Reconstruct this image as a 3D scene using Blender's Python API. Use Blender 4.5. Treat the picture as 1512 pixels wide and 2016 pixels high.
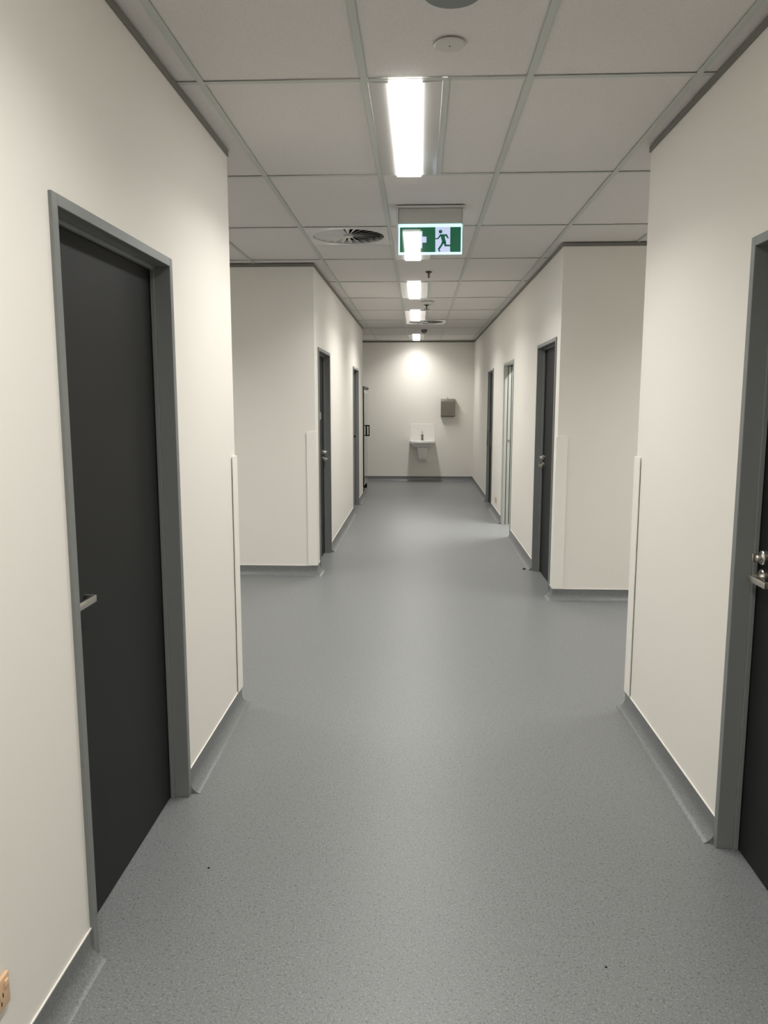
import bpy, bmesh, math
from mathutils import Matrix, Vector
PI = math.pi
scene = bpy.context.scene
for o in list(bpy.data.objects):
    bpy.data.objects.remove(o)
C = scene.collection

# ------------------------------------------------------------ camera, world, exposure
LAMP_W = 21.5         # watts of each ceiling fitting's beam
SPREAD = math.radians(140)
GLOW = 14.5            # glow of the opal diffusers
LAMP_COL = (1.0, 0.985, 0.95)
WORLD = 0.0
F_PX = 1528.0
cam_d = bpy.data.cameras.new('camera')
cam = bpy.data.objects.new('camera', cam_d)
C.objects.link(cam)
fwd = Vector((-0.04439567, 0.98907435, -0.14057369)).normalized()
right = Vector((0.99899170, 0.04489379, 0.00037271)).normalized()
up = right.cross(fwd).normalized()
m = Matrix((right, up, -fwd)).transposed().to_4x4()
m.translation = Vector((0.0, 0.0, 1.5415))
cam.matrix_world = m
cam_d.sensor_fit = 'VERTICAL'
cam_d.sensor_height = 36.0
cam_d.lens = F_PX / 2016.0 * 36.0
cam_d.clip_start = 0.05
cam_d.clip_end = 100
scene.camera = cam
w = bpy.data.worlds.new('world')
scene.world = w
w.use_nodes = True
w.node_tree.nodes['Background'].inputs[0].default_value = (0.02, 0.02, 0.02, 1)
w.node_tree.nodes['Background'].inputs[1].default_value = WORLD
scene.view_settings.view_transform = 'Standard'
scene.view_settings.look = 'None'
scene.view_settings.gamma = 1.0
scene.view_settings.use_curve_mapping = False
scene.view_settings.exposure = 0.0

# ------------------------------------------------------------ materials
def mat(name, col, rough=0.5, metal=0.0, spec=0.5, bump=0.0, bscale=300.0, noise=0.0, nscale=400.0,
        emit=None, estr=0.0, coat=0.0):
    mt = bpy.data.materials.new(name)
    mt.use_nodes = True
    nt = mt.node_tree
    b = nt.nodes['Principled BSDF']
    b.inputs['Base Color'].default_value = (*col, 1)
    b.inputs['Roughness'].default_value = rough
    b.inputs['Metallic'].default_value = metal
    b.inputs['Specular IOR Level'].default_value = spec
    b.inputs['Coat Weight'].default_value = coat
    if emit:
        b.inputs['Emission Color'].default_value = (*emit, 1)
        b.inputs['Emission Strength'].default_value = estr
    tc = nt.nodes.new('ShaderNodeTexCoord')
    if noise > 0 or bump > 0:
        n = nt.nodes.new('ShaderNodeTexNoise')
        n.inputs['Scale'].default_value = nscale
        n.inputs['Detail'].default_value = 3
        nt.links.new(tc.outputs['Object'], n.inputs['Vector'])
        if noise > 0:
            r = nt.nodes.new('ShaderNodeValToRGB')
            r.color_ramp.elements[0].position = 0.3
            r.color_ramp.elements[1].position = 0.7
            r.color_ramp.elements[0].color = (*[c * (1 - noise) for c in col], 1)
            r.color_ramp.elements[1].color = (*[min(1, c * (1 + noise)) for c in col], 1)
            nt.links.new(n.outputs['Fac'], r.inputs['Fac'])
            nt.links.new(r.outputs['Color'], b.inputs['Base Color'])
        if bump > 0:
            n2 = nt.nodes.new('ShaderNodeTexNoise')
            n2.inputs['Scale'].default_value = bscale
            nt.links.new(tc.outputs['Object'], n2.inputs['Vector'])
            bp = nt.nodes.new('ShaderNodeBump')
            bp.inputs['Strength'].default_value = bump
            bp.inputs['Distance'].default_value = 0.001
            nt.links.new(n2.outputs['Fac'], bp.inputs['Height'])
            nt.links.new(bp.outputs['Normal'], b.inputs['Normal'])
    return mt

def vinyl(name, base, rough, contrast=1.0):
    """speckled sheet vinyl: pale and dark chips in a grey ground"""
    mt = bpy.data.materials.new(name)
    mt.use_nodes = True
    nt = mt.node_tree
    b = nt.nodes['Principled BSDF']
    b.inputs['Roughness'].default_value = rough
    b.inputs['Specular IOR Level'].default_value = 0.5
    tc = nt.nodes.new('ShaderNodeTexCoord')
    def noise(scale, detail=2.0):
        n = nt.nodes.new('ShaderNodeTexNoise')
        n.inputs['Scale'].default_value = scale
        n.inputs['Detail'].default_value = detail
        nt.links.new(tc.outputs['Object'], n.inputs['Vector'])
        return n
    def ramp(src, p0, p1, c0, c1):
        r = nt.nodes.new('ShaderNodeValToRGB')
        r.color_ramp.elements[0].position = p0
        r.color_ramp.elements[1].position = p1
        r.color_ramp.elements[0].color = (*c0, 1)
        r.color_ramp.elements[1].color = (*c1, 1)
        nt.links.new(src, r.inputs['Fac'])
        return r
    def mix(fac, a, bb):
        x = nt.nodes.new('ShaderNodeMix')
        x.data_type = 'RGBA'
        nt.links.new(fac, x.inputs['Factor'])
        for s, v in ((6, a), (7, bb)):
            if isinstance(v, tuple):
                x.inputs[s].default_value = (*v, 1)
            else:
                nt.links.new(v, x.inputs[s])
        return x
    k = contrast
    lo = tuple(c * (1 - 0.17 * k) for c in base)
    hi = tuple(c * (1 + 0.17 * k) for c in base)
    g = ramp(noise(230, 3).outputs['Fac'], 0.38, 0.62, lo, hi)
    d = ramp(noise(120, 1.5).outputs['Fac'], 0.61, 0.66, (0, 0, 0), (1, 1, 1))
    l = ramp(noise(150, 1.0).outputs['Fac'], 0.33, 0.38, (1, 1, 1), (0, 0, 0))
    m1 = mix(d.outputs['Color'], g.outputs['Color'], tuple(c * (1 - 0.38 * k) for c in base))
    m2 = mix(l.outputs['Color'], m1.outputs[2], tuple(min(1, c * (1 + 0.40 * k)) for c in base))
    nt.links.new(m2.outputs[2], b.inputs['Base Color'])
    bp = nt.nodes.new('ShaderNodeBump')
    bp.inputs['Strength'].default_value = 0.08
    bp.inputs['Distance'].default_value = 0.001
    nt.links.new(noise(700).outputs['Fac'], bp.inputs['Height'])
    nt.links.new(bp.outputs['Normal'], b.inputs['Normal'])
    return mt

M = {}
M['paint'] = mat('wall_paint', (0.81, 0.78, 0.72), 0.6, spec=0.25, bump=0.06, bscale=350)
M['floor'] = vinyl('floor_vinyl', (0.185, 0.192, 0.193), 0.40)
M['skirt'] = vinyl('skirting_vinyl', (0.160, 0.166, 0.167), 0.36, 0.8)
M['tile'] = mat('ceiling_tile', (0.74, 0.71, 0.685), 0.9, spec=0.1, noise=0.06, nscale=260, bump=0.3, bscale=500)
M['tbar'] = mat('grid_paint', (0.56, 0.58, 0.54), 0.5, spec=0.3)
M['shadow'] = mat('shadowline_metal', (0.20, 0.195, 0.175), 0.55, spec=0.3)
M['frame'] = mat('grey_frame_paint', (0.19, 0.197, 0.192), 0.32, spec=0.5)
M['leaf'] = mat('charcoal_door_laminate', (0.009, 0.010, 0.0105), 0.5, spec=0.28)
M['greyleaf'] = mat('grey_door_laminate', (0.12, 0.12, 0.112), 0.42)
M['lightframe'] = mat('pale_grey_frame_paint', (0.36, 0.372, 0.345), 0.4, spec=0.4)
M['creamleaf'] = mat('cream_door_laminate', (0.66, 0.64, 0.57), 0.4, spec=0.4)
M['black'] = mat('black_plastic', (0.004, 0.004, 0.004), 0.5, spec=0.25)
M['dark'] = mat('dark_void', (0.006, 0.006, 0.006), 0.9, spec=0.1)
M['chrome'] = mat('brushed_nickel', (0.60, 0.57, 0.52), 0.28, metal=1.0)
M['tapmetal'] = mat('tap_chrome', (0.30, 0.29, 0.27), 0.18, metal=1.0)
M['steel'] = mat('stainless_steel', (0.27, 0.245, 0.21), 0.38, metal=0.85)
M['guard'] = mat('cream_vinyl_guard', (0.86, 0.835, 0.775), 0.45, spec=0.35)
M['cap'] = mat('cream_cap_strip', (0.86, 0.84, 0.78), 0.4, spec=0.4)
M['whitemetal'] = mat('white_powdercoat', (0.66, 0.65, 0.63), 0.22, spec=0.5)
M['lampmetal'] = mat('fitting_reflector', (0.62, 0.60, 0.575), 0.12, spec=0.6)
M['ceramic'] = mat('white_ceramic', (0.82, 0.81, 0.78), 0.08, spec=0.6)
M['splash'] = mat('white_tile_gloss', (0.84, 0.82, 0.77), 0.12, spec=0.5)
M['diffuser'] = mat('opal_diffuser', (0.8, 0.8, 0.8), 0.4, emit=LAMP_COL, estr=GLOW)
M['roomlamp'] = mat('room_lamp', (0.8, 0.8, 0.8), 0.4, emit=LAMP_COL, estr=GLOW)
M['peach'] = mat('beige_socket_plastic', (0.72, 0.47, 0.28), 0.35, spec=0.5)
M['peachlight'] = mat('beige_switch_plastic', (0.80, 0.56, 0.36), 0.3, spec=0.5)
M['glass'] = mat('dark_cabinet_glass', (0.20, 0.215, 0.20), 0.08, spec=0.6)
M['silver'] = mat('silver_edge', (0.42, 0.42, 0.39), 0.35, metal=0.3)
M['signgreen'] = mat('sign_green', (0.004, 0.115, 0.055), 0.04, spec=1.0, emit=(0.0, 0.30, 0.14), estr=0.16)
M['signwhite'] = mat('sign_white', (0.5, 0.55, 0.75), 0.04, spec=1.0, emit=(0.62, 0.70, 1.0), estr=0.62)
M['signedge'] = mat('sign_edge_glow', (0.6, 0.8, 0.9), 0.2, emit=(0.50, 0.88, 1.0), estr=1.15)
M['housing'] = mat('sign_housing', (0.50, 0.50, 0.47), 0.15, spec=0.5)
M['greydisc'] = mat('grey_disc_plastic', (0.20, 0.215, 0.205), 0.5)
M['offwhite'] = mat('offwhite_plastic', (0.62, 0.60, 0.56), 0.4)
M['browngrey'] = mat('detector_plastic', (0.16, 0.15, 0.13), 0.5)
M['bronze'] = mat('dark_sprinkler_metal', (0.08, 0.075, 0.065), 0.4, metal=0.6)
M['paper'] = mat('pale_sticker', (0.30, 0.30, 0.29), 0.5)

# ------------------------------------------------------------ mesh helpers
def box(bm, x0, x1, y0, y1, z0, z1, bev=0.0, seg=2):
    r = bmesh.ops.create_cube(bm, size=1.0)
    vs = r['verts']
    for v in vs:
        v.co = Vector((x0 + (v.co.x + .5) * (x1 - x0), y0 + (v.co.y + .5) * (y1 - y0), z0 + (v.co.z + .5) * (z1 - z0)))
    if bev > 0:
        es = list({e for v in vs for e in v.link_edges})
        bmesh.ops.bevel(bm, geom=es, offset=bev, segments=seg, affect='EDGES', profile=0.5)
    return vs

def lathe(bm, prof, axis='Z', origin=(0, 0, 0), n=32, flip=False):
    """revolve (r, h) points about an axis through origin"""
    rings = []
    O = Vector(origin)
    for r, h in prof:
        ring = []
        for i in range(n):
            a = 2 * PI * i / n
            c, s = math.cos(a) * r, math.sin(a) * r
            p = {'Z': (c, s, h), 'X': (h, c, s), 'Y': (c, h, s)}[axis]
            ring.append(bm.verts.new(O + Vector(p)))
        rings.append(ring)
    for a, b in zip(rings, rings[1:]):
        for i in range(n):
            bm.faces.new((a[i], a[(i + 1) % n], b[(i + 1) % n], b[i]))
    bm.faces.new(rings[0])
    bm.faces.new(rings[-1][::-1])

def sweep(bm, path, prof, cap=True):
    """sweep a closed profile (d, z) along a horizontal polyline with mitred corners; d goes to the left of travel"""
    P = [Vector((p[0], p[1])) for p in path]
    N = []
    for a, b in zip(P, P[1:]):
        d = (b - a).normalized()
        N.append(Vector((-d.y, d.x)))
    rings = []
    for i, p in enumerate(P):
        if i == 0: k = N[0]
        elif i == len(P) - 1: k = N[-1]
        else:
            k = (N[i - 1] + N[i]).normalized()
            k = k / k.dot(N[i])
        rings.append([bm.verts.new((p.x + k.x * d, p.y + k.y * d, z)) for d, z in prof])
    n = len(prof)
    for a, b in zip(rings, rings[1:]):
        for i in range(n):
            bm.faces.new((a[i], a[(i + 1) % n], b[(i + 1) % n], b[i]))
    if cap:
        bm.faces.new(rings[0]); bm.faces.new(rings[-1][::-1])

def tube(bm, pts, r, n=12):
    """round tube through points"""
    pts = [Vector(p) for p in pts]
    rings = []
    for i, p in enumerate(pts):
        if i == 0: t = pts[1] - p
        elif i == len(pts) - 1: t = p - pts[i - 1]
        else: t = (pts[i + 1] - p).normalized() + (p - pts[i - 1]).normalized()
        t.normalize()
        u = t.cross(Vector((0.31, 0.17, 0.93))).normalized()
        v = t.cross(u)
        rings.append([bm.verts.new(p + (u * math.cos(2 * PI * k / n) + v * math.sin(2 * PI * k / n)) * r) for k in range(n)])
    for a, b in zip(rings, rings[1:]):
        for i in range(n):
            bm.faces.new((a[i], a[(i + 1) % n], b[(i + 1) % n], b[i]))
    bm.faces.new(rings[0]); bm.faces.new(rings[-1][::-1])

def poly(bm, pts, y0, y1):
    """prism of an outline in the XZ plane between y0 and y1"""
    a = [bm.verts.new((x, y0, z)) for x, z in pts]
    b = [bm.verts.new((x, y1, z)) for x, z in pts]
    bm.faces.new(a); bm.faces.new(b[::-1])
    n = len(pts)
    for i in range(n):
        bm.faces.new((a[i], b[i], b[(i + 1) % n], a[(i + 1) % n]))

def obj(name, bm, material, parent=None, smooth=False):
    bmesh.ops.recalc_face_normals(bm, faces=bm.faces)
    me = bpy.data.meshes.new(name)
    bm.to_mesh(me); bm.free()
    me.materials.append(M[material] if isinstance(material, str) else material)
    if smooth:
        me.polygons.foreach_set('use_smooth', [True] * len(me.polygons))
        me.set_sharp_from_angle(angle=math.radians(38))
    o = bpy.data.objects.new(name, me)
    C.objects.link(o)
    if parent:
        o.parent = parent
        if parent.type == 'EMPTY' or parent.parent or parent.location.length > 0:
            pass
    return o

def tag(o, label, cat=None, group=None, kind=None):
    o['label'] = label
    if cat: o['category'] = cat
    if group: o['group'] = group
    if kind: o['kind'] = kind
    return o

def thing(name, loc, label, cat, group=None, kind=None, rotz=0.0):
    o = bpy.data.objects.new(name, None)
    o.empty_display_size = 0.1
    C.objects.link(o)
    o.location = loc
    o.rotation_euler = (0, 0, rotz)
    return tag(o, label, cat, group, kind)

def B(): return bmesh.new()

def beam(parent, x, y, z, sx, sy, watts):
    """the fitting's own downward beam"""
    ld = bpy.data.lights.new('beam', 'AREA')
    ld.shape = 'RECTANGLE'; ld.size = sx; ld.size_y = sy
    ld.energy = watts; ld.color = LAMP_COL; ld.spread = SPREAD
    o = bpy.data.objects.new('beam', ld); C.objects.link(o)
    o.parent = parent; o.location = (x, y, z)
    return o

def dup(root, loc=None):
    r = root.copy(); C.objects.link(r)
    if loc is not None: r.location = loc
    for ch in list(root.children):
        c = ch.copy(); C.objects.link(c); c.parent = r
        for g in ch.children:
            d = g.copy(); C.objects.link(d); d.parent = c
    return r

# ------------------------------------------------------------ dimensions (metres)
H = 2.70
XL, XR = -0.903, 1.054          # corridor wall faces
YLN, YRN = 3.774, 3.803         # ends of the near walls
YLF, YRF = 6.760, 5.984         # starts of the far walls
YLE, YF = 12.520, 15.254        # left wall end, end wall
XALC = -1.80                    # back of the alcove on the left
XS = 5.0                        # reach of the side corridors
YB = -6.0                       # wall behind
T = 0.13
GX, GY, GW, GD = -0.209, 3.016, 0.6, 1.2

# ------------------------------------------------------------ structure: floor
bm = B(); box(bm, -XS - .2, XS + .2, YB - .2, YF + .2, -0.12, 0.0)
tag(obj('floor', bm, 'floor'), 'speckled grey sheet vinyl floor of the corridor', kind='structure')

# walls with door openings. door = (y0, y1, top) rough opening
def wall_x(name, x0, x1, y0, y1, doors, label, extra=()):
    bm = B()
    ys = y0
    for a, b, top in doors:
        box(bm, x0, x1, ys, a, 0, H)
        box(bm, x0, x1, a, b, top, H)
        ys = b
    box(bm, x0, x1, ys, y1, 0, H)
    for e in extra: box(bm, *e)
    return tag(obj(name, bm, 'paint'), label, kind='structure')

DL1 = (1.932, 2.860)     # near left door, outer edges of its frame
DR1 = (1.640, 2.594)     # near right door
DLA = (6.975, 7.880)     # left, first beyond the side passage
DLB = (10.640, 11.600)   # left, second
DRC = (6.130, 7.085)     # right, first beyond the side passage
DRD = (8.850, 9.840)     # right, the pale frame with an open doorway
DRE = (11.230, 12.080)   # right, last
wall_x('wall_left_near', XL - T, XL, YB, YLN, [(DL1[0] + .01, DL1[1] - .01, 2.045)],
       'cream painted wall on the left with the nearest door', [(-XS, XL - T, YLN - T, YLN, 0, H)])
wall_x('wall_right_near', XR, XR + T, YB, YRN, [(DR1[0] + .01, DR1[1] - .01, 2.045)],
       'cream painted wall on the right with the nearest door', [(XR + T, XS, YRN - T, YRN, 0, H)])
wall_x('wall_left_far', XL - T, XL, YLF, YLE, [(DLA[0] + .01, DLA[1] - .01, 2.015), (DLB[0] + .01, DLB[1] - .01, 2.015)],
       'cream painted wall on the left beyond the side passage',
       [(-XS, XL - T, YLF, YLF + T, 0, H), (XALC - T, XL - T, YLE - T, YLE, 0, H), (XALC - T, XALC, YLE, YF, 0, H)])
wall_x('wall_right_far', XR, XR + T, YRF, YF, [(DRC[0] + .01, DRC[1] - .01, 2.025), (DRD[0] + .01, DRD[1] - .01, 2.005), (DRE[0] + .01, DRE[1] - .01, 2.005)],
       'cream painted wall on the right beyond the side passage', [(XR + T, XS, YRF, YRF + T, 0, H)])
bm = B(); box(bm, XALC - T, XR + T, YF, YF + T, 0, H)
tag(obj('wall_end', bm, 'paint'), 'cream painted wall closing the corridor behind the washbasin', kind='structure')
bm = B(); box(bm, XL - T, XR + T, YB - T, YB, 0, H)
tag(obj('wall_back', bm, 'paint'), 'cream painted wall at the near end of the corridor', kind='structure')
bm = B(); box(bm, -XS - T, -XS, YLN - T, YLF + T, 0, H)
tag(obj('wall_left_end', bm, 'paint'), 'cream wall ending the left side passage', kind='structure')
bm = B(); box(bm, XS, XS + T, YRN - T, YRF + T, 0, H)
tag(obj('wall_right_end', bm, 'paint'), 'cream wall ending the right side passage', kind='structure')
# the lit room behind the open doorway on the right
bm = B()
box(bm, XR + T, 4.4, 7.9, 8.0, 0, H); box(bm, XR + T, 4.4, 10.7, 10.8, 0, H); box(bm, 4.3, 4.4, 8.0, 10.7, 0, H)
tag(obj('wall_room', bm, 'paint'), 'cream walls of the lit room behind the open doorway', kind='structure')
# dark room boxes behind nothing else: the other doors are shut

# ------------------------------------------------------------ ceiling: tiles and grid
light_rows = [-6, -4, -2, 0, 2, 4, 6, 9]     # grid rows holding a corridor light
vents = [(-1, 2, 5.716), (0, 7, 11.716)]
bm = B()
ni0, ni1 = -8, 9
nj0, nj1 = -8, 11
for i in range(ni0, ni1):
    for j in range(nj0, nj1):
        x0, y0 = GX + GW * i, GY + GD * j
        y1 = min(y0 + GD, YF + T)
        x1 = x0 + GW
        # skip cells wholly buried inside closed blocks
        if (x1 < XL - T or x0 > XR + T):
            inl = x1 < XL - T and (y1 > YLN - T and y0 < YLF + T or y1 > YLE - T and x1 > XALC - GW)
            inr = x0 > XR + T and (y1 > YRN - T and y0 < YRF + T or (y1 > 7.9 and y0 < 10.8 and x0 < 4.4))
            if not (inl or inr): continue
        z0 = H + 0.006
        def tl(a, b, c, d): box(bm, a + .006, b - .006, c + .006, d - .006, z0, z0 + .014)
        if i == 0 and j in light_rows:
            tl(x0 + 0.300, x1, y0, y1)
        elif (i, j) == (-1, 2) or (i, j) == (0, 7):
            tl(x0, x1, y0 + 0.6, y1)
        else:
            tl(x0, x1, y0, y1)
box(bm, -XS - .2, XS + .2, YB - .2, YF + .2, H + 0.25, H + 0.30)     # slab above the tiles
ceil = tag(obj('ceiling', bm, 'tile'), 'suspended ceiling of pale speckled tiles', kind='structure')
bm = B()
hb = 0.012
for i in range(ni0, ni1 + 1):
    x = GX + GW * i
    box(bm, x - hb, x + hb, YB, YF, H, H + .0018)
for j in range(nj0, nj1):
    y = GY + GD * j
    for i in range(ni0, ni1):
        box(bm, GX + GW * i + hb, GX + GW * (i + 1) - hb, y - hb, y + hb, H + .0005, H + .0022)
for j in light_rows:
    y = GY + GD * j
    box(bm, GX + .300 - hb, GX + .300 + hb, y + hb, min(y + GD, YF) - hb, H, H + .0018)
for i, j, yc in vents:
    y = GY + GD * j + 0.6
    box(bm, GX + GW * i + hb, GX + GW * (i + 1) - hb, y - hb, y + hb, H + .0005, H + .0022)
obj('ceiling_grid', bm, 'tbar', ceil)

# ------------------------------------------------------------ trims: shadowline at the ceiling, coved skirting
SH = [(0.001, 2.699), (0.001, 2.674), (0.007, 2.674), (0.007, 2.699)]
SK = [(0.0, 0.092), (0.004, 0.092), (0.004, 0.052), (0.007, 0.036), (0.014, 0.022), (0.024, 0.011), (0.033, 0.0045), (0.042, 0.0008), (0.042, -0.002), (0.0, -0.002)]
CAP = [(0.0005, 0.092), (0.0005, 0.0965), (0.0045, 0.0965), (0.0045, 0.092)]
# paths run with the corridor on their left
def seg(name_i, side, paths_sh, paths_sk, lab):
    bm = B()
    for p in paths_sh: sweep(bm, p, SH)
    tag(obj('trim_%d' % name_i, bm, 'shadow'), 'dark grey shadowline trim along the ceiling, ' + lab, kind='structure')
    bm = B(); bc = B()
    for p in paths_sk:
        sweep(bm, p, SK); sweep(bc, p, CAP)
    b = tag(obj('baseboard_' + side, bm, 'skirt', smooth=True), 'grey coved vinyl skirting, ' + lab, kind='structure')
    obj('cap_strip', bc, 'cap', b)
# travel direction chosen so that "left" is the open side
seg(1, 'left_near', [[(XL, YB), (XL, YLN), (-XS, YLN)][::-1]],
    [[(XL, DL1[0]), (XL, YB)], [(-XS, YLN), (XL, YLN), (XL, DL1[1])]], 'near left wall')
seg(2, 'right_near', [[(XR, YB), (XR, YRN), (XS, YRN)]],
    [[(XR, YB), (XR, DR1[0])], [(XR, DR1[1]), (XR, YRN), (XS, YRN)]], 'near right wall')
seg(3, 'left_far', [[(XALC, YF), (XALC, YLE), (XL, YLE), (XL, YLF), (-XS, YLF)]],
    [[(XL, DLA[0]), (XL, YLF), (-XS, YLF)], [(XL, DLB[0]), (XL, DLA[1])], [(XALC, YF), (XALC, YLE), (XL, YLE), (XL, DLB[1])]],
    'left wall beyond the side passage')
seg(4, 'right_far', [[(XS, YRF), (XR, YRF), (XR, YF), (XALC, YF)]],
    [[(XS, YRF), (XR, YRF), (XR, DRC[0])], [(XR, DRC[1]), (XR, DRD[0])], [(XR, DRD[1]), (XR, DRE[0])],
     [(XR, DRE[1]), (XR, YF), (XALC, YF)]], 'right wall beyond the side passage and end wall')

# ------------------------------------------------------------ doors
# built on a local frame: origin at the frame's near outer foot on the wall face,
# +Y along the wall away from the camera, s = -1 left wall (room at -X), +1 right wall
FT = 0.030      # face width of frame
def door_frame(W, top, s, depth, leafd, matname, root, stop=True):
    bm = B()
    def bx(a, b, y0, y1, z0, z1, bev=0.0015):
        x0, x1 = sorted((a * s, b * s)); box(bm, x0, x1, y0, y1, z0, z1, bev, 1)
    f = -0.010                                   # face stands proud of the wall
    bx(f, depth, 0, FT, 0, top); bx(f, depth, W - FT, W, 0, top)
    bx(f, depth, FT, W - FT, top - FT, top)
    if stop:
        a, b = leafd - 0.017, leafd - 0.0015
        bx(a, b, FT, FT + 0.014, 0, top - FT); bx(a, b, W - FT - 0.014, W - FT, 0, top - FT)
        bx(a, b, FT + .014, W - FT - .014, top - FT - 0.014, top - FT)
    return obj('door_frame', bm, matname, root)

def lever(root, s, leafd, yp, zp, d):
    """lever handle: rose, neck, flat bar running in direction d along Y with a return to the door"""
    bm = B()
    X = leafd * s
    o = -s
    lathe(bm, [(0.026, 0), (0.026, o * 0.007), (0.023, o * 0.010)], 'X', (X, yp, zp), 28)
    lathe(bm, [(0.010, o * 0.008), (0.009, o * 0.045)], 'X', (X, yp, zp), 16)
    x0, x1 = sorted((X + o * 0.040, X + o * 0.049))
    ya, yb = sorted((yp - d * 0.011, yp + d * 0.118))
    box(bm, x0, x1, ya, yb, zp - 0.0115, zp + 0.0095, 0.0025)
    ya, yb = sorted((yp + d * 0.109, yp + d * 0.118))
    x0, x1 = sorted((X + o * 0.012, X + o * 0.044))
    box(bm, x0, x1, ya, yb, zp - 0.0115, zp + 0.0095, 0.002)
    return obj('lever_handle', bm, 'chrome', root, True)

def lock(root, s, leafd, yp, zp):
    bm = B()
    X = leafd * s; o = -s
    lathe(bm, [(0.024, 0), (0.024, o * 0.010), (0.021, o * 0.013)], 'X', (X, yp, zp), 24)
    lathe(bm, [(0.0135, o * 0.010), (0.0135, o * 0.026), (0.011, o * 0.030)], 'X', (X, yp, zp), 20)
    x0, x1 = sorted((X + o * .026, X + o * .040))
    box(bm, x0, x1, yp - .004, yp + .004, zp - .014, zp + .014, 0.0015)
    return obj('door_lock', bm, 'chrome', root, True)

def door(n, X, Y, W, top, s, label, pivot, d, leafd=0.062, leafmat='leaf', framemat='frame', hardware=True, zl=0.985):
    root = thing('door_%d' % n, (X, Y, 0), label, None, kind='structure')
    door_frame(W, top, s, T + 0.012, leafd, framemat, root)
    bm = B()
    x0, x1 = sorted((leafd * s, (leafd + 0.038) * s))
    box(bm, x0, x1, FT + 0.003, W - FT - 0.003, 0.006, top - FT - 0.003, 0.001, 1)
    leaf = obj('door_leaf', bm, leafmat, root)
    if hardware:
        lever(root, s, leafd, pivot, zl, d)
        lock(root, s, leafd, pivot, zl + 0.064)
    return root

W1 = DL1[1] - DL1[0]
door(1, XL, DL1[0], W1, 2.050, -1, 'charcoal door in a grey metal frame, nearest on the left wall', 2.004 - DL1[0], +1, zl=0.988)
W2 = DR1[1] - DR1[0]
door(2, XR, DR1[0], W2, 2.054, 1, 'charcoal door in a grey metal frame at the right edge of the photo', 2.508 - DR1[0], -1, zl=0.980)
WA = DLA[1] - DLA[0]
dA = door(3, XL, DLA[0], WA, 2.022, -1, 'charcoal door with a small sign, first on the left beyond the side passage', WA - 0.09, -1, zl=0.975)
bm = B(); box(bm, -0.0625, -0.058, 0.52, 0.66, 1.37, 1.44, 0.001, 1)
obj('door_sign', bm, 'paper', dA)
WC = DRC[1] - DRC[0]
door(4, XR, DRC[0], WC, 2.036, 1, 'charcoal door, first on the right beyond the side passage', WC - 0.09, -1, zl=0.985)

# left door B: grey cavity door set deep
WB = DLB[1] - DLB[0]
dB = thing('door_5', (XL, DLB[0], 0), 'grey sliding door in a grey frame, second on the left beyond the side passage', None, kind='structure')
door_frame(WB, 2.018, -1, T + .012, 0.10, 'frame', dB, False)
bm = B(); box(bm, -0.112, -0.076, FT, WB - FT, 0.006, 2.018 - FT, 0.001, 1)
obj('door_leaf', bm, 'greyleaf', dB)
bm = B(); box(bm, -0.0400, -0.0375, WB - FT - 0.0025, WB - FT - .0005, 0.0, 2.018 - FT)
obj('jamb_groove', bm, 'dark', dB)
bm = B(); lathe(bm, [(0.016, 0), (0.016, -0.003)], 'Y', (-0.055, WB - FT - .0005, 1.03), 16)
obj('strike_plate', bm, 'black', dB)

# right doorway D: pale frame, open on a lit room
WD = DRD[1] - DRD[0]
dD = thing('door_6', (XR, DRD[0], 0), 'open doorway in a pale grey frame, middle of the right wall beyond the side passage', None, kind='structure')
door_frame(WD, 2.012, 1, T + .012, 0.10, 'lightframe', dD, False)
bm = B()
for a, b in ((0.004, 0.040), (0.048, 0.084), (0.092, 0.138)):
    box(bm, a, b, WD - FT - 0.008, WD - FT, 0, 2.012 - FT, 0.002, 1)
obj('cavity_liner', bm, 'lightframe', dD)
bm = B()
box(bm, 0.040, 0.048, WD - FT - .003, WD - FT - .001, 0, 2.012 - FT); box(bm, 0.084, 0.092, WD - FT - .004, WD - FT - .001, 0, 2.012 - FT)
box(bm, 0.06, 0.13, FT, WD - FT - .01, 2.012 - FT - .008, 2.012 - FT - .0005)
obj('jamb_groove', bm, 'dark', dD)
bm = B(); lathe(bm, [(0.015, 0), (0.015, -0.004)], 'Y', (0.068, WD - FT - .008, 1.06), 16)
obj('strike_plate', bm, 'steel', dD)

# right door E: black, glass-like, with a long D pull
WE = DRE[1] - DRE[0]
dE = thing('door_7', (XR, DRE[0], 0), 'black door with a long pull handle, last on the right wall', None, kind='structure')
door_frame(WE, 2.018, 1, T + .012, 0.034, 'frame', dE)
bm = B(); box(bm, 0.034, 0.072, FT + .003, WE - FT - .003, .006, 2.018 - FT - .003, .001, 1)
obj('door_leaf', bm, 'black', dE)
bm = B(); tube(bm, [(0.034, WE - .10, 1.13), (0.0, WE - .10, 1.13), (-0.012, WE - .10, 1.115), (-0.012, WE - .10, .89), (0.0, WE - .10, .875), (0.034, WE - .10, .875)], 0.0065, 10)
obj('pull_handle', bm, 'steel', dE, True)
bm = B(); box(bm, 0.030, 0.0345, WE - .22, WE - .14, 0.88, 1.09, .001, 1)
obj('lock_plate', bm, 'steel', dE)

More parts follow.
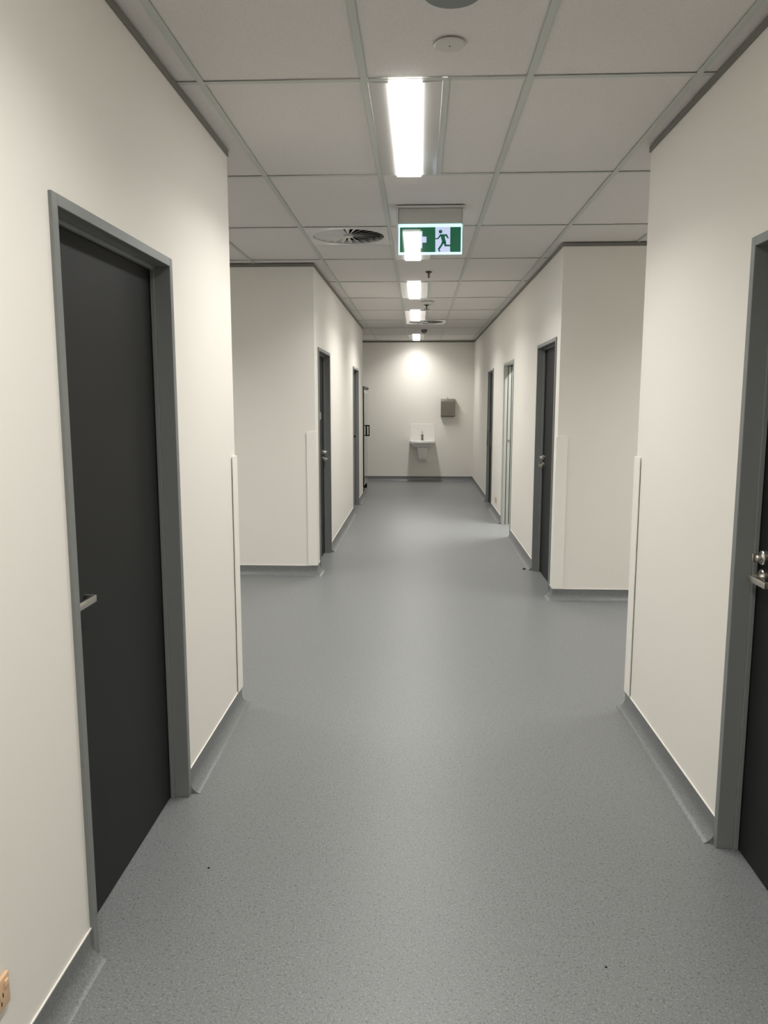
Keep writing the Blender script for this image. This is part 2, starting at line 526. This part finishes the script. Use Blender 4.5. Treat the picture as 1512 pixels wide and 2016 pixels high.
# ------------------------------------------------------------ corner guards
def guard(x, y, sx, sy, label):
    """L-shaped strip wrapping an outside corner; wings run towards sx (along X) and sy (along Y), sx/sy point into the wall"""
    root = None
    bm = B()
    t, wg, z0, z1 = 0.0095, 0.078, 0.0975, 1.280
    gp, in_ = 0.004, 0.050           # wings stand a little off the wall near their edges
    def P(u, v): return (u, v)
    out = [(sx * wg, -sy * gp), (sx * wg, -sy * (t - .001)), (sx * (wg - .002), -sy * t), (-sx * (t - .003), -sy * t), (-sx * (t - .001), -sy * (t - .001)),
           (-sx * t, -sy * (t - .003)), (-sx * t, sy * (wg - .002)), (-sx * (t - .001), sy * wg), (-sx * gp, sy * wg), (-sx * gp, sy * in_), (0, sy * in_),
           (0, 0), (sx * in_, 0), (sx * in_, -sy * gp)]
    lo = [bm.verts.new((px, py, z0)) for px, py in out]
    hi = [bm.verts.new((px, py, z1)) for px, py in out]
    n = len(out)
    for i in range(n): bm.faces.new((lo[i], lo[(i + 1) % n], hi[(i + 1) % n], hi[i]))
    bm.faces.new(lo); bm.faces.new(hi)
    g = obj('corner_guard', bm, 'guard')
    g.location = (x - sx * 0.0006, y - sy * 0.0006, 0)
    tag(g, label, 'corner guard', 'cream corner guards at the side passages')
    return g
guard(XL, YLN, -1, -1, 'cream corner guard on the corner just past the nearest left door')
guard(XR, YRN, 1, -1, 'cream corner guard on the corner just past the nearest right door')
guard(XL, YLF, -1, 1, 'cream corner guard on the far left corner beyond the left side passage')
guard(XR, YRF, 1, 1, 'cream corner guard on the far right corner beyond the right side passage')

# ------------------------------------------------------------ ceiling lights
def make_light(length=1.2):
    t = thing('ceiling_light', (0, 0, 0), 'x', 'ceiling light', 'long recessed ceiling lights')
    x0, x1, L = hb + .001, .300 - hb - .001, length
    bm = B()
    # shallow wings falling from the grid to the diffuser, closed above
    pts = [(x0, H - .001), (0.088, H - .004), (0.088, H + .05), (x0, H + .05)]
    poly(bm, pts, hb + .001, L - hb - .001)
    pts = [(0.212, H - .004), (x1, H - .001), (x1, H + .05), (0.212, H + .05)]
    poly(bm, pts, hb + .001, L - hb - .001)
    obj('fitting_body', bm, 'lampmetal', t)
    bm = B(); box(bm, 0.0885, 0.2115, 0.016, L - 0.016, H - .012, H + .03, .002, 1)
    obj('diffuser', bm, 'diffuser', t)
    beam(t, .150, L / 2, H - .0135, .118, L - .05, LAMP_W)
    return t
lab = {0: 'nearest lit ceiling light, in front of the exit sign', 2: 'lit ceiling light just behind the exit sign, mostly hidden by it',
       4: 'lit ceiling light between the two sprinkler heads', 6: 'lit ceiling light just before the far round air diffuser',
       9: 'farthest lit ceiling light, against the end wall',
       -2: 'ceiling light above the viewer, out of the photo', -4: 'ceiling light behind the viewer, out of the photo',
       -6: 'ceiling light at the near end of the corridor, out of the photo'}
L0 = make_light()
first = True
for j in [0, 2, 4, 6, 9, -2, -4, -6]:
    o = L0 if first else dup(L0)
    first = False
    o.location = (GX, GY + GD * j, 0)
    o['label'] = lab[j]
    if j in (9, -2):                             # these fittings burn a little weaker
        for c in o.children:
            if c.type == 'LIGHT': c.data = c.data.copy(); c.data.energy = LAMP_W * .8
# light in the room behind the open doorway and in the side passages
def passage_light(x, y, label, watts, m='diffuser'):
    t = thing('ceiling_light', (x, y, 0), label, 'ceiling light', 'long recessed ceiling lights')
    bm = B(); box(bm, -.13, .13, 0, 1.15, H - .004, H - .0005); obj('fitting_body', bm, 'lampmetal', t)
    bm = B(); box(bm, -.06, .06, .02, 1.13, H - .014, H - .0045); obj('diffuser', bm, m, t)
    beam(t, 0, .575, H - .0155, .118, 1.1, watts)
passage_light(1.75, 8.70, 'ceiling light inside the room behind the open doorway', 60, 'roomlamp')
passage_light(-3.0, 4.65, 'ceiling light down the left side passage, hidden by the wall', LAMP_W * 1.5)
passage_light(3.0, 4.35, 'ceiling light down the right side passage, hidden by the wall', LAMP_W * 1.5)

# ------------------------------------------------------------ round air diffusers
def make_vent():
    t = thing('air_diffuser', (0, 0, 0), 'x', 'ceiling vent', 'round swirl air diffusers in the ceiling')
    h, r, n = 0.286, 0.252, 64
    bm = B()
    def sq(a):
        c, s = math.cos(a), math.sin(a); k = h / max(abs(c), abs(s)); return c * k, s * k
    lo_o = []; lo_i = []; up_i = []
    for i in range(n):
        a = 2 * PI * i / n + PI / 4
        x, y = sq(a); lo_o.append(bm.verts.new((x, y, H + .001)))
        lo_i.append(bm.verts.new((r * math.cos(a), r * math.sin(a), H + .001)))
        up_i.append(bm.verts.new((r * math.cos(a), r * math.sin(a), H + .03)))
    for i in range(n):
        k = (i + 1) % n
        bm.faces.new((lo_o[i], lo_o[k], lo_i[k], lo_i[i])); bm.faces.new((lo_i[i], lo_i[k], up_i[k], up_i[i]))
    obj('face_plate', bm, 'whitemetal', t)
    bm = B(); box(bm, -h, h, -h, h, H + .03, H + .2)
    obj('plenum_box', bm, 'dark', t)
    bm = B(); lathe(bm, [(0.030, H + .022), (0.034, H + .002), (0.030, H - .001), (0.006, H - .002)], 'Z', (0, 0, 0), 24)
    obj('hub', bm, 'whitemetal', t, True)
    # one tilted blade, copied round
    bm = B()
    th = math.radians(24)
    v = []
    for rr, wd in ((0.028, 0.0030), (0.250, 0.0205)):
        for s2 in (-1, 1):
            for dz in (-.0007, .0007):
                y = s2 * wd * math.cos(th); z = s2 * wd * math.sin(th)
                v.append(bm.verts.new((rr, y, H + .013 + z * .8 + dz)))
    a = v
    bm.faces.new((a[0], a[2], a[6], a[4])); bm.faces.new((a[1], a[5], a[7], a[3]))
    bm.faces.new((a[0], a[4], a[5], a[1])); bm.faces.new((a[2], a[3], a[7], a[6]))
    bm.faces.new((a[0], a[1], a[3], a[2])); bm.faces.new((a[4], a[6], a[7], a[5]))
    bl = obj('blade', bm, 'whitemetal', t)
    for k in range(1, 24):
        b = bl.copy(); C.objects.link(b); b.parent = t; b.rotation_euler = (0, 0, 2 * PI * k / 24 + .05)
    bl.rotation_euler = (0, 0, .05)
    return t
v1 = make_vent(); v1.location = (GX - .3, 5.716, 0)
v1['label'] = 'round swirl air diffuser beside the exit sign'
v2 = dup(v1, (GX + .3, GY + GD * 7 + .3, 0))
v2['label'] = 'far round air diffuser in front of the dome detector'

# ------------------------------------------------------------ exit sign
SY = 4.88
sg = thing('exit_sign', (0.058, SY, 0), 'illuminated green and white running-man exit sign hanging from the ceiling', 'exit sign')
ox = -0.058
def SX(cx): return ox - .131 + (cx / 8.4 + 760 - 785) * .00308
def SZ(cy): return 2.601 - (cy / 8.4 + 390 - 442) * .00300
bm = B(); box(bm, ox - .150, ox + .268, -.045, .07, H - .0085, H - .0002, .002, 1)
obj('mounting_plate', bm, 'whitemetal', sg)
bm = B(); box(bm, ox - .133, ox + .250, -.012, .050, 2.602, H - .009, .004, 2)
obj('housing', bm, 'housing', sg)
bm = B(); box(bm, ox - .146, ox - .1335, -.022, .056, 2.592, H - .009, .003, 1); obj('end_cap', bm, 'whitemetal', sg)
bm = B(); box(bm, ox + .2505, ox + .263, -.022, .056, 2.592, H - .009, .003, 1); obj('end_cap', bm, 'whitemetal', sg)
bm = B(); box(bm, ox - .132, ox + .252, -.002, .010, 2.425, 2.6015, .001, 1)
panel = obj('light_panel', bm, 'signedge', sg)
yf, yg, yh, yi = -.0023, -.0030, -.0036, -.0042
bm = B(); poly(bm, [(ox - .1235, 2.583), (ox + .244, 2.583), (ox + .244, 2.438), (ox - .1235, 2.438)], -.0021, yg)
obj('green_legend', bm, 'signgreen', panel)
bm = B(); poly(bm, [(SX(812), 2.583), (SX(1058), 2.583), (SX(1058), 2.445), (SX(1068), 2.438), (SX(816), 2.438)], -.0031, yh)
obj('white_doorway', bm, 'signwhite', panel)
bm = B()
def sp(pts): poly(bm, [(SX(a), SZ(b)) for a, b in pts], -.0037, yi)
n = 20
sp([(898 + 30 * math.cos(2 * PI * k / n), 562 + 30 * math.sin(2 * PI * k / n)) for k in range(n)])
sp([(885, 606), (1000, 604), (1012, 618), (975, 630), (968, 655), (992, 735), (930, 745), (905, 660), (905, 632), (880, 640)])   # torso
sp([(893, 606), (912, 625), (862, 684), (812, 684), (812, 668), (850, 664)])                                                    # front arm
sp([(985, 604), (1004, 608), (1036, 668), (1018, 676), (975, 625)])                                                              # rear arm
sp([(928, 715), (965, 735), (885, 856), (852, 848), (905, 770)])                                                                 # standing leg
sp([(866, 850), (885, 856), (902, 884), (876, 888), (866, 870)])                                                                 # toe
sp([(940, 735), (990, 725), (993, 772), (1056, 774), (1090, 782), (1104, 806), (1090, 808), (1078, 800), (968, 802), (955, 760)])  # rear leg
obj('running_figure', bm, 'signgreen', panel)
bm = B()
poly(bm, [(SX(a), SZ(b)) for a, b in [(330, 690), (600, 545), (600, 640), (668, 640), (668, 738), (600, 738), (600, 832)]], -.0031, yh)
obj('arrow', bm, 'signwhite', panel)

# ------------------------------------------------------------ detectors, discs, sprinklers
def disc(name, x, y, r, drop, m, label, cat, dome=False):
    t = thing(name, (x, y, H), label, cat)
    bm = B()
    lathe(bm, [(r, 0.0), (r, -drop * .5), (r * .94, -drop), (0.002, -drop)], 'Z', (0, 0, -.0003), 40)
    obj('cover', bm, m, t, True)
    return t
t = disc('ceiling_speaker', .088, 2.400, .088, .010, 'greydisc', 'dark grey-green round disc on the ceiling, cut by the top edge of the photo', 'ceiling fixture')
t = disc('cover_plate', .092, 2.735, .051, .006, 'offwhite', 'off-white round cover plate on the ceiling before the nearest light', 'ceiling fixture')
bm = B(); lathe(bm, [(.0028, -.006), (.0028, -.0075)], 'Z', (0, 0, 0), 12); obj('screw', bm, 'bronze', t)
bm = B(); lathe(bm, [(.002, -.006), (.002, -.0072)], 'Z', (-.018, -.008, 0), 12); obj('indicator', bm, 'cap', t)
t = disc('cover_plate', .091, 9.36, .076, .012, 'offwhite', 'off-white flat disc on the ceiling before the second sprinkler', 'ceiling fixture')
t = thing('smoke_detector', (.073, 12.95, H), 'dark round dome detector on the ceiling before the farthest light', 'smoke detector')
bm = B(); lathe(bm, [(.052, 0), (.052, -.018), (.047, -.024)], 'Z', (0, 0, -.0003), 32); obj('base', bm, 'browngrey', t, True)
bm = B(); lathe(bm, [(.044, -.024), (.042, -.036), (.026, -.050), (.010, -.054)], 'Z', (0, 0, 0), 32); obj('dome', bm, 'browngrey', t, True)
def sprinkler(x, y, label, rd):
    t = thing('sprinkler', (x, y, H), label, 'sprinkler', 'pendent sprinkler heads')
    bm = B(); lathe(bm, [(.030, 0), (.028, -.004), (.012, -.010)], 'Z', (0, 0, -.0003), 24); obj('escutcheon', bm, 'bronze', t, True)
    bm = B()
    lathe(bm, [(.008, -.008), (.008, -.020), (.0045, -.024), (.0045, -.045), (.007, -.048)], 'Z', (0, 0, 0), 12)
    for s in (-1, 1): tube(bm, [(s * .007, 0, -.018), (s * .012, 0, -.030), (s * .003, 0, -.048)], .002, 8)
    obj('frame_arms', bm, 'bronze', t, True)
    bm = B(); lathe(bm, [(rd, -.048), (rd, -.050)], 'Z', (0, 0, 0), 24); obj('deflector', bm, 'bronze', t)
sprinkler(.078, 7.25, 'dark sprinkler head hanging behind the exit sign, the nearer one', .012)
sprinkler(.082, 9.66, 'dark sprinkler head beyond the flat disc, the farther one', .038)

# ------------------------------------------------------------ washbasin, splashback, dispenser
bs = thing('washbasin', (0.064, YF, 0), 'white wall-hung washbasin with a mixer tap on the end wall', 'washbasin')
hw, dp, zr = .247, .39, .803
def ring_shape(k, z, ins=0.0, n=48, ex=7.0):
    """rounded-front basin outline, back on the wall"""
    pts = []
    a = hw * k - ins; d = dp * k - ins
    e = ex
    for i in range(n + 1):
        th = PI * i / n
        c, s = math.cos(th), math.sin(th)
        pts.append((a * math.copysign(abs(c) ** (2 / e), c), -d * abs(s) ** (2 / e) - .002 - (ins if ins else 0), z))
    return pts
bm = B()
def skin(lists):
    R = [[bm.verts.new(p) for p in l] for l in lists]
    for a, b in zip(R, R[1:]):
        for i in range(len(a)):
            k = (i + 1) % len(a); bm.faces.new((a[i], a[k], b[k], b[i]))
    return R
R = skin([ring_shape(.40, .655, ex=4), ring_shape(.60, .664, ex=4), ring_shape(.78, .695, ex=5), ring_shape(.86, .735, ex=6), ring_shape(.90, .750), ring_shape(.985, .757), ring_shape(1.0, .764), ring_shape(1.0, .797),
          ring_shape(.992, zr), ring_shape(.90, zr, .012), ring_shape(.86, zr - .012, .018), ring_shape(.76, zr - .09, .03), ring_shape(.4, zr - .125, .04)])
bm.faces.new(R[0]); bm.faces.new(R[-1][::-1])
obj('bowl', bm, 'ceramic', bs, True)
bm = B()
R = skin([[(x * kx, y * ky, z) for x, y, z in ring_shape(1, z)] for kx, ky, z in
          ((.42, .62, .665), (.40, .60, .62), (.36, .55, .52), (.30, .46, .44), (.24, .34, .405))])
bm.faces.new(R[0]); bm.faces.new(R[-1][::-1])
obj('pedestal_shroud', bm, 'ceramic', bs, True)
tp = None
bm = B()
lathe(bm, [(.024, zr), (.024, zr + .008), (.020, zr + .02), (.027, zr + .09), (.024, zr + .105), (.006, zr + .11)], 'Z', (0, -.055, 0), 20)
tube(bm, [(0, -.06, zr + .06), (0, -.11, zr + .075), (0, -.16, zr + .066), (0, -.172, zr + .048)], .011, 12)
tap = obj('mixer_tap', bm, 'tapmetal', bs, True)
bm = B(); tube(bm, [(0, -.055, zr + .105), (0, -.05, zr + .125), (0, -.075, zr + .175)], .0055, 10)
obj('tap_lever', bm, 'tapmetal', tap, True)
bm = B(); lathe(bm, [(.022, zr - .1235), (.020, zr - .1205)], 'Z', (0, -.17, 0), 20)
obj('waste', bm, 'chrome', bs)
bm = B(); box(bm, -.243, .243, -.007, -.0005, zr + .002, 1.118, .0025, 1)
sb = obj('splashback', bm, 'splash'); sb.location = (0.064, YF, 0)
tag(sb, 'white square-edged splashback panel above the washbasin', 'splashback')

dp_ = thing('towel_dispenser', (0.556, YF, 0), 'taupe metal paper towel dispenser on the end wall right of the basin', 'towel dispenser')
bm = B()
hwid, z0, z1 = .138, 1.262, 1.600
prof = [(-.002, z0), (-.115, z0), (-.125, z0 + .01), (-.125, z1 - .05), (-.110, z1 - .012), (-.002, z1)]
for i in range(1):
    a = [bm.verts.new((-hwid, y, z)) for y, z in prof]; b = [bm.verts.new((hwid, y, z)) for y, z in prof]
    bm.faces.new(a); bm.faces.new(b[::-1])
    for k in range(len(prof)):
        q = (k + 1) % len(prof); bm.faces.new((a[k], b[k], b[q], a[q]))
obj('case', bm, 'steel', dp_)
bm = B(); box(bm, -.120, .120, -.118, -.03, z0 - .004, z0 + .001); obj('towel_slot', bm, 'dark', dp_)
bm = B(); box(bm, -.130, .130, -.128, -.1255, z0 + .022, z1 - .060, .001, 1); lid = obj('front_cover', bm, 'steel', dp_)
bm = B()
for q in range(3): poly(bm, [(.000 + .017 * q, 1.34), (.005 + .017 * q, 1.34), (.014 + .016 * q, 1.302), (.008 + .016 * q, 1.300)], -.1283, -.1290)
obj('emblem', bm, 'browngrey', dp_)
bm = B(); tube(bm, [(-.008, -.06, z1 - .008), (-.004, -.06, z1 + .012), (-.010, -.065, z1 + .026), (-.018, -.07, z1 + .02)], .006, 8)
obj('key', bm, 'steel', dp_, True)

# ------------------------------------------------------------ glass-door cabinet in the alcove
cb = thing('upright_cabinet', (-1.226, 13.55, 0), 'tall black-edged upright cabinet with a black rectangular handle, in the left alcove', 'cabinet')
xf = .300                                  # local x of the front face (world -0.940)
bm = B(); box(bm, -.33, xf - .045, -.46, .46, .075, 1.80, .006, 1); obj('body', bm, 'black', cb)
bm = B(); box(bm, xf - .045, xf, -.46, .46, 1.745, 1.80, .004, 1); obj('header_panel', bm, 'black', cb)
bm = B(); box(bm, xf - .044, xf - .002, -.455, .46, .12, 1.742, .003, 1); dr = obj('cabinet_door', bm, 'silver', cb)
bm = B(); box(bm, xf - .0018, xf + .001, -.40, .40, .17, 1.69); obj('glass_pane', bm, 'glass', dr)
bm = B(); box(bm, xf - .047, xf + .0005, -.466, -.4555, .10, 1.742, .001, 1); obj('edge_strip', bm, 'black', dr)
bm = B()
hx0, hx1 = xf + .001, xf + .058
for q in ((hx0, hx1, .10, .135, 1.118, 1.140), (hx0, hx1, .10, .135, .945, .967), (hx1 - .018, hx1, .10, .135, .945, 1.140), (hx0, hx0 + .016, .10, .135, .945, 1.140)):
    box(bm, *q, .002, 1)
obj('door_handle', bm, 'black', dr)
bm = B(); box(bm, xf - .04, xf + .02, .40, .455, 1.755, 1.79, .002, 1); obj('hinge', bm, 'browngrey', cb)
for sx_ in (-.27, xf - .035):
    for sy_ in (-.43, .43):
        bm = B(); lathe(bm, [(.024, 0), (.028, .004), (.028, .07), (.02, .076)], 'Z', (sx_, sy_, 0), 16); obj('foot', bm, 'black', cb, True)

# ------------------------------------------------------------ sockets
def socket(x, y, z, s, label, w_=.118, h_=.075):
    t = thing('power_socket', (x, y, z), label, 'power socket', 'beige power sockets low on the walls')
    bm = B(); a, b = sorted((0.0005 * s, .011 * s)); box(bm, a, b, -w_ / 2, w_ / 2, -h_ / 2, h_ / 2, .004, 3)
    obj('cover_plate', bm, 'peach', t, True)
    for k in (-1, 1):
        bm = B(); a, b = sorted((.0108 * s, .0150 * s)); box(bm, a, b, k * .043 - .006, k * .043 + .006, .010, .026, .0015, 2)
        obj('rocker_switch', bm, 'peachlight', t, True)
        bm = B()
        for dy, dz, w2, h2 in ((-.007, .004, .0015, .005), (.007, .004, .0015, .005), (0, -.012, .0015, .005)):
            a, b = sorted((.0109 * s, .0114 * s))
            box(bm, a, b, k * .022 + dy - w2, k * .022 + dy + w2, -.006 + dz - h2, -.006 + dz + h2)
        obj('socket_holes', bm, 'dark', t)
    return t
socket(XL, 1.450, .270, 1, 'beige power socket low on the left wall, in the bottom left corner', .118, .075)
socket(XR, 10.55, .222, -1, 'beige power socket low on the right wall, just before the black door', .095, .08)

# ------------------------------------------------------------ small debris on the floor
def crumb(x, y, r, label):
    bm = B()
    bmesh.ops.create_icosphere(bm, subdivisions=2, radius=1.0)
    for k, v in enumerate(bm.verts):
        f = 1 + .25 * math.sin(k * 2.3)
        v.co = Vector((v.co.x * r * 1.5 * f, v.co.y * r * f, v.co.z * r * .6 + r * .5))
    o = obj('debris_crumb', bm, 'dark'); o.location = (x, y, 0.0)
    tag(o, label, 'crumb', 'dark crumbs on the floor')
crumb(.985, 7.12, .010, 'black crumb on the floor at the foot of the first right door beyond the passage')
crumb(-.692, 2.369, .0028, 'tiny dark crumb on the floor in front of the nearest left door')
crumb(.524, 1.965, .0022, 'tiny dark crumb on the floor at the bottom right of the photo')
